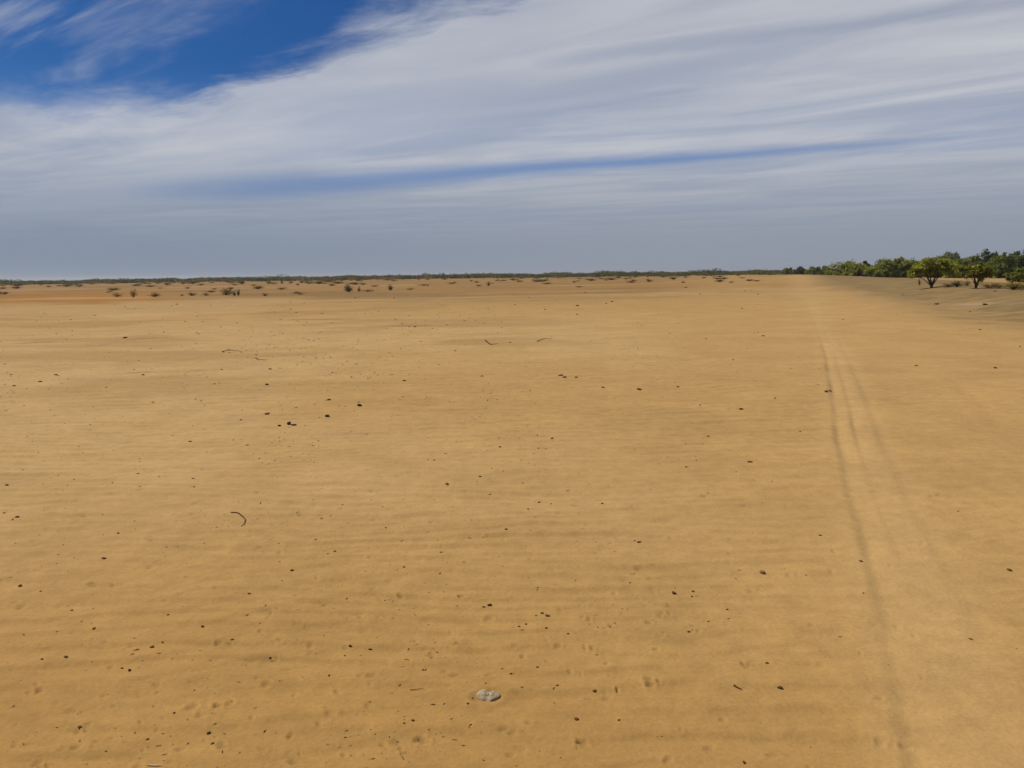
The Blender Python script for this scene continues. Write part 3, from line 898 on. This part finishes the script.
# the shrubs out on the open plain
for (x, y, w, h, k, lab) in [
    (348.5, 292.0, 9, 9, 'green', 'tallest green shrub on the left plain'),
    (359, 291.8, 4, 6, 'brown', 'thin brown shrub just right of the tallest green one'),
    (390.5, 290.3, 6.5, 6.5, 'green', 'small round green shrub right of the tallest one'),
    (226, 295.0, 14, 7.5, 'brown', 'broad reddish brown shrub on the left plain'),
    (234.5, 296.2, 4, 6, 'dark', 'dark stumpy shrub beside the broad brown one, its left stem'),
    (238.5, 296.0, 4, 8, 'dark', 'dark upright shrub right of the stumpy one'),
    (192, 296.0, 8, 4, 'dark', 'dark low shrub left of the broad brown one'),
    (182, 296.0, 3.5, 2.2, 'dark', 'tiny dark shrub second left of the broad brown one'),
    (155.5, 297.0, 11, 4.5, 'dark', 'flat dark shrub between sparse tufts on the left plain'),
    (133.5, 297.5, 8, 10, 'straw', 'tall sparse dry shrub on the far left plain'),
    (117, 296.8, 11, 5.5, 'straw', 'sparse straw shrub left of the tall sparse one'),
    (206, 295.5, 9, 3.5, 'straw', 'faint straw shrub between dark and broad brown shrubs'),
    (5, 294.4, 8, 3.2, 'dark', 'dark low shrub at the left edge of the plain'),
    (320, 284.0, 13, 3.5, 'brown', 'low wide brown shrub beyond the tallest green one'),
    (302, 283.0, 6, 2.8, 'dark', 'dark dot of a shrub, right one of three far off'),
    (291, 283.4, 5, 2.6, 'dark', 'dark dot of a shrub, middle one of three far off'),
    (282, 283.8, 4, 3.0, 'dark', 'dark dot of a shrub, left one of three far off'),
    (242, 284.4, 6, 4.2, 'green', 'small green shrub far beyond the broad brown one'),
    (488.5, 286.0, 5, 5, 'dark', 'small dark shrub alone on the central plain'),
    (542, 281.5, 15, 3, 'green', 'low flat green brown shrub right of the lone dark one'),
    (591, 280.8, 13, 2.8, 'brown', 'low brown shrub, first of the row right of the centre'),
    (611, 280.0, 14, 3.0, 'brown', 'low brown shrub, second of the row right of the centre'),
    (626, 279.5, 8, 2.6, 'straw', 'straw shrub ending the row right of the centre'),
    (720, 281.9, 11, 3, 'brown', 'flat rust red shrub left of the track far out'),
    (721, 275.0, 6, 4.5, 'dark', 'upright dark shrub on the skyline left of the track'),
    (706, 275.8, 14, 3, 'brown', 'wide rusty shrub on the skyline left of the track'),
    (752, 272.9, 6, 2.8, 'dark', 'small dark shrub on the skyline just left of the track'),
    (265, 296.0, 8, 4, 'straw', 'straw tuft right of the dark upright shrub'),
    (300, 294.6, 10, 3, 'straw', 'flat straw tuft left of the tallest green shrub'),
    (368, 291.6, 18, 3, 'straw', 'long flat straw tuft right of the thin brown shrub'),
    (410, 289.6, 12, 2.2, 'straw', 'long flat straw tuft right of the small round green shrub'),
]:
    tuft = 'tuft' in lab
    shrub(x, y, w, h, k, lab, 'shrubs on the open plain', name='straw_tuft' if tuft else 'dry_shrub', cat='tuft' if tuft else 'shrub')
prd = random.Random(3)
for k in range(170):
    x = prd.uniform(-40, 760); sl = 283.2 - .0127 * x
    y = sl + abs(prd.gauss(0, 4.6)) * (1.15 if x < 450 else .8) + .8
    kind = prd.choice(['brown', 'straw', 'straw', 'dark', 'green', 'brown'])
    s = prd.uniform(2.0, 5.5) * (1 if x < 450 else .8)
    shrub(x, y, s * prd.uniform(1.2, 3.6), s * .6, kind, 'tiny far scrub tuft dotting the plain before the treeline', 'tiny scrub tufts on the far plain', name='scrub_tuft', cat='tuft')


# ------------------------------------------------------------------ the far treeline: one wooded band nobody could count
def treeline():
    r = np.random.default_rng(404); V_, F_l, C_ = [], [], []; off = 0
    a = -44.0
    while a < 36:
        dist = r.uniform(380, 620)
        if a > 21: dist = r.uniform(300, 480)
        x, y = dist * math.sin(R(a)), dist * math.cos(R(a))
        left = a < -12
        h = float(np.exp(r.normal(math.log(1.8 if left else 2.15), .17)))
        h *= dist / 480
        big = 1 + .28 * float(vnoise(np.array(a / 1.7), np.array(0.0), 7))
        h *= big
        w = r.uniform(2.2, 5.5)
        g = float(base_h(x, y))
        c = np.array([(.120, .120, .030), (.090, .098, .028), (.145, .135, .036), (.150, .105, .042)][r.choice(4, p=[.4, .3, .2, .1])])
        n = int(40 + w * 14)
        t = r.standard_normal((n, 3)); t /= np.linalg.norm(t, axis=1)[:, None]; t *= r.uniform(.3, 1, (n, 1)) ** .5
        P = np.array([x, y, g + h * .52]) + t * np.array([w, w, h * .48])
        P[:, 2] = np.maximum(P[:, 2], g + .15)
        v, f = cards(P, .55, r)
        V_.append(v); F_l.append(f + off); off += len(v)
        C_.append(c[None] * np.exp(.22 * r.standard_normal((n, 1))) * r.uniform(.8, 1.2))
        a += r.uniform(.045, .10)
    return mesh_np('treeline', np.vstack(V_), np.vstack(F_l), M_LEAF, np.vstack(C_))


tag(link('treeline', treeline()), 'long low band of dull green scrub woodland along the horizon', 'treeline', kind='stuff')

# ------------------------------------------------------------------ sun and sky
SUN_AZ, SUN_EL = R(-68), R(52)                        # to the left and a little ahead
s = Vector((math.sin(SUN_AZ) * math.cos(SUN_EL), math.cos(SUN_AZ) * math.cos(SUN_EL), math.sin(SUN_EL)))
sun = bpy.data.lights.new('sun', 'SUN'); sun.energy = 3.85; sun.angle = R(0.6); sun.color = (1.0, .95, .87)
so = bpy.data.objects.new('sun', sun); COL.objects.link(so); so.rotation_euler = s.to_track_quat('Z', 'Y').to_euler(); so.location = (-40, 20, 60)

w = bpy.data.worlds.new('World'); sc.world = w; w.use_nodes = True
nt = w.node_tree; L = nt.links.new
bg = nt.nodes['Background']; bg.inputs[1].default_value = .1
sky = N(nt, 'ShaderNodeTexSky', sky_type='NISHITA'); sky.sun_disc = False
sky.sun_elevation = SUN_EL; sky.sun_rotation = SUN_AZ % (2 * math.pi); sky.dust_density = 1.0; sky.air_density = 1.0
tc = N(nt, 'ShaderNodeTexCoord'); sp = N(nt, 'ShaderNodeSeparateXYZ'); L(tc.outputs['Generated'], sp.inputs[0])


def MA(op, a, b=None, c=None, clamp=False):
    n = N(nt, 'ShaderNodeMath', operation=op); n.use_clamp = clamp
    for i, v in enumerate((a, b, c)):
        if v is None: continue
        if isinstance(v, (int, float)): n.inputs[i].default_value = v
        else: L(v, n.inputs[i])
    return n.outputs[0]


def SS(x, a, b, lo=0.0, hi=1.0):
    n = N(nt, 'ShaderNodeMapRange', interpolation_type='SMOOTHSTEP')
    if a > b: a, b, lo, hi = b, a, hi, lo
    L(x, n.inputs[0]); n.inputs[1].default_value = a; n.inputs[2].default_value = b; n.inputs[3].default_value = lo; n.inputs[4].default_value = hi
    return n.outputs[0]


def NOI(sx, sy, detail, rough, seed, dist=0.0):
    cb = N(nt, 'ShaderNodeCombineXYZ'); L(MA('MULTIPLY', S_, sx), cb.inputs[0]); L(MA('MULTIPLY', WC, sy), cb.inputs[1]); cb.inputs[2].default_value = seed
    n = N(nt, 'ShaderNodeTexNoise'); n.inputs['Scale'].default_value = 1; n.inputs['Detail'].default_value = detail; n.inputs['Roughness'].default_value = rough
    n.inputs['Distortion'].default_value = dist
    L(cb.outputs[0], n.inputs['Vector'])
    return n.outputs['Fac']


zc = MA('MAXIMUM', sp.outputs[2], .012)
U_ = MA('DIVIDE', sp.outputs[0], zc); V2 = MA('DIVIDE', sp.outputs[1], zc)    # the cloud sheet overhead, seen as a plane
S_ = MA('SUBTRACT', U_, MA('MULTIPLY', V2, .48)); W2 = MA('ADD', V2, MA('MULTIPLY', U_, .48))
un = MA('MINIMUM', U_, 0.0)
WC = MA('ADD', W2, MA('MULTIPLY', MA('SUBTRACT', MA('MULTIPLY', U_, .17), MA('MULTIPLY', MA('MULTIPLY', un, un), .06)), SS(V2, 9.5, 5.0)))   # the fibres bend round to the left
wv = NOI(.22, .7, 3, .5, 3.0)
wf = NOI(1.25, 2.1, 8, .64, 8.0, .35)
Wd = MA('ADD', W2, MA('ADD', MA('MULTIPLY', MA('SUBTRACT', wv, .5), .7), MA('MULTIPLY', MA('SUBTRACT', wf, .5), .40)))
Q_ = MA('ADD', V2, MA('MULTIPLY', U_, 1.1))
Qd = MA('ADD', Q_, MA('ADD', MA('MULTIPLY', MA('SUBTRACT', wv, .5), .7), MA('MULTIPLY', MA('SUBTRACT', wf, .5), 1.1)))
# clear gap upper left
clear = MA('MULTIPLY', SS(Qd, 3.25, 2.5), SS(MA('ADD', V2, MA('MULTIPLY', MA('SUBTRACT', wf, .5), 1.5)), 5.6, 4.1))
wisp = NOI(.5, 2.0, 5, .55, 21.0, .8)
wmask = SS(Qd, 2.2, 1.5, 0, .60)
clear = MA('MULTIPLY', clear, MA('SUBTRACT', 1.0, MA('MULTIPLY', SS(wisp, .42, .72), wmask)))
# the long narrow slit in the sheet
width = MA('ADD', SS(U_, -5.0, 1.2, 2.9, .85), SS(U_, 1.2, 3.6, 0, -.36))
slit = MA('SUBTRACT', 1.0, MA('DIVIDE', MA('ABSOLUTE', MA('SUBTRACT', Wd, 8.0)), width), clamp=True)
slit = MA('MULTIPLY', SS(slit, 0.0, 1.0), MA('MULTIPLY', SS(U_, 4.2, 1.2, .28, .84), SS(U_, -6.0, -2.4)))
slit2 = MA('SUBTRACT', 1.0, MA('DIVIDE', MA('ABSOLUTE', MA('SUBTRACT', Wd, 14.5)), 1.3), clamp=True)
slit2 = MA('MULTIPLY', SS(slit2, 0, 1, 0, .30), MA('MULTIPLY', SS(U_, 0.2, 2.0), SS(U_, 8.0, 5.0)))
slit3 = MA('SUBTRACT', 1.0, MA('DIVIDE', MA('ABSOLUTE', MA('SUBTRACT', Wd, 4.15)), .35), clamp=True)
slit3 = MA('MULTIPLY', SS(slit3, 0, 1, 0, .30), SS(U_, -.3, .5))
# thinner and thicker streaks in the sheet
st1 = NOI(.30, 1.0, 5, .52, 33.0, .6)
thin = MA('MULTIPLY', SS(st1, .42, .76), .30)
th2 = MA('MULTIPLY', SS(NOI(.16, .40, 4, .5, 41.0, .4), .40, .70), .30)
gap = MA('MAXIMUM', MA('MAXIMUM', MA('MAXIMUM', clear, slit), MA('MAXIMUM', slit2, slit3)), MA('MAXIMUM', thin, th2))
dens = MA('SUBTRACT', 1.0, gap, clamp=True)

blue = N(nt, 'ShaderNodeVectorMath', operation='MULTIPLY'); L(sky.outputs[0], blue.inputs[0]); blue.inputs[1].default_value = (.075, .245, .53)
lowb = N(nt, 'ShaderNodeMix', data_type='RGBA'); L(SS(sp.outputs[2], .24, .11), lowb.inputs[0])
L(blue.outputs[0], lowb.inputs[6]); lowb.inputs[7].default_value = (1.15, 2.35, 5.0, 1)
cm = N(nt, 'ShaderNodeMix', data_type='RGBA')
cm.inputs[6].default_value = (4.0, 4.35, 5.15, 1); cm.inputs[7].default_value = (5.5, 5.65, 6.05, 1)
crest = MA('MULTIPLY', SS(Qd, 2.6, 3.4), SS(Qd, 6.5, 4.0))
L(MA('MAXIMUM', SS(NOI(.40, .9, 6, .58, 55.0, .6), .35, .70), MA('MULTIPLY', crest, MA('ADD', .35, MA('MULTIPLY', wf, .9))), clamp=True), cm.inputs[0])
m1 = N(nt, 'ShaderNodeMix', data_type='RGBA'); L(dens, m1.inputs[0]); L(lowb.outputs[2], m1.inputs[6]); L(cm.outputs[2], m1.inputs[7])
# dusty air low over the plain, paler to the right
hz = N(nt, 'ShaderNodeMix', data_type='RGBA'); L(SS(sp.outputs[0], -.45, .25), hz.inputs[0])
hz.inputs[6].default_value = (2.2, 2.72, 3.55, 1); hz.inputs[7].default_value = (2.75, 3.12, 3.8, 1)
m2 = N(nt, 'ShaderNodeMix', data_type='RGBA'); L(SS(sp.outputs[2], .17, .02, 0, 1), m2.inputs[0]); L(m1.outputs[2], m2.inputs[6]); L(hz.outputs[2], m2.inputs[7])
L(m2.outputs[2], bg.inputs[0])

# ------------------------------------------------------------------ render settings
sc.view_settings.view_transform = 'Standard'; sc.view_settings.look = 'None'; sc.view_settings.gamma = 1; sc.view_settings.exposure = 0.0
sc.render.engine = 'CYCLES'
sc.cycles.use_denoising = True; sc.cycles.denoiser = 'OPENIMAGEDENOISE'; sc.cycles.denoising_input_passes = 'RGB_ALBEDO_NORMAL'
sc.cycles.max_bounces = 5; sc.cycles.diffuse_bounces = 3; sc.cycles.transparent_max_bounces = 4

# ------------------------------------------------------------------ the dusty air
bm = bmesh.new(); bmesh.ops.create_cube(bm, size=1)
me = bpy.data.meshes.new('haze'); bm.to_mesh(me); bm.free()
m = bpy.data.materials.new('dusty_air'); m.use_nodes = True; t_ = m.node_tree
t_.nodes.remove(t_.nodes['Principled BSDF'])
pv = t_.nodes.new('ShaderNodeVolumePrincipled'); pv.inputs['Color'].default_value = (.84, .84, .84, 1); pv.inputs['Density'].default_value = .0002
pv.inputs['Anisotropy'].default_value = .3
t_.links.new(pv.outputs[0], t_.nodes['Material Output'].inputs['Volume'])
me.materials.append(m)
o = link('haze', me); o.scale = (13000, 13000, 24); o.location = (0, 0, 12 - 4)
tag(o, 'thin dusty air over the plain', 'haze', kind='stuff')
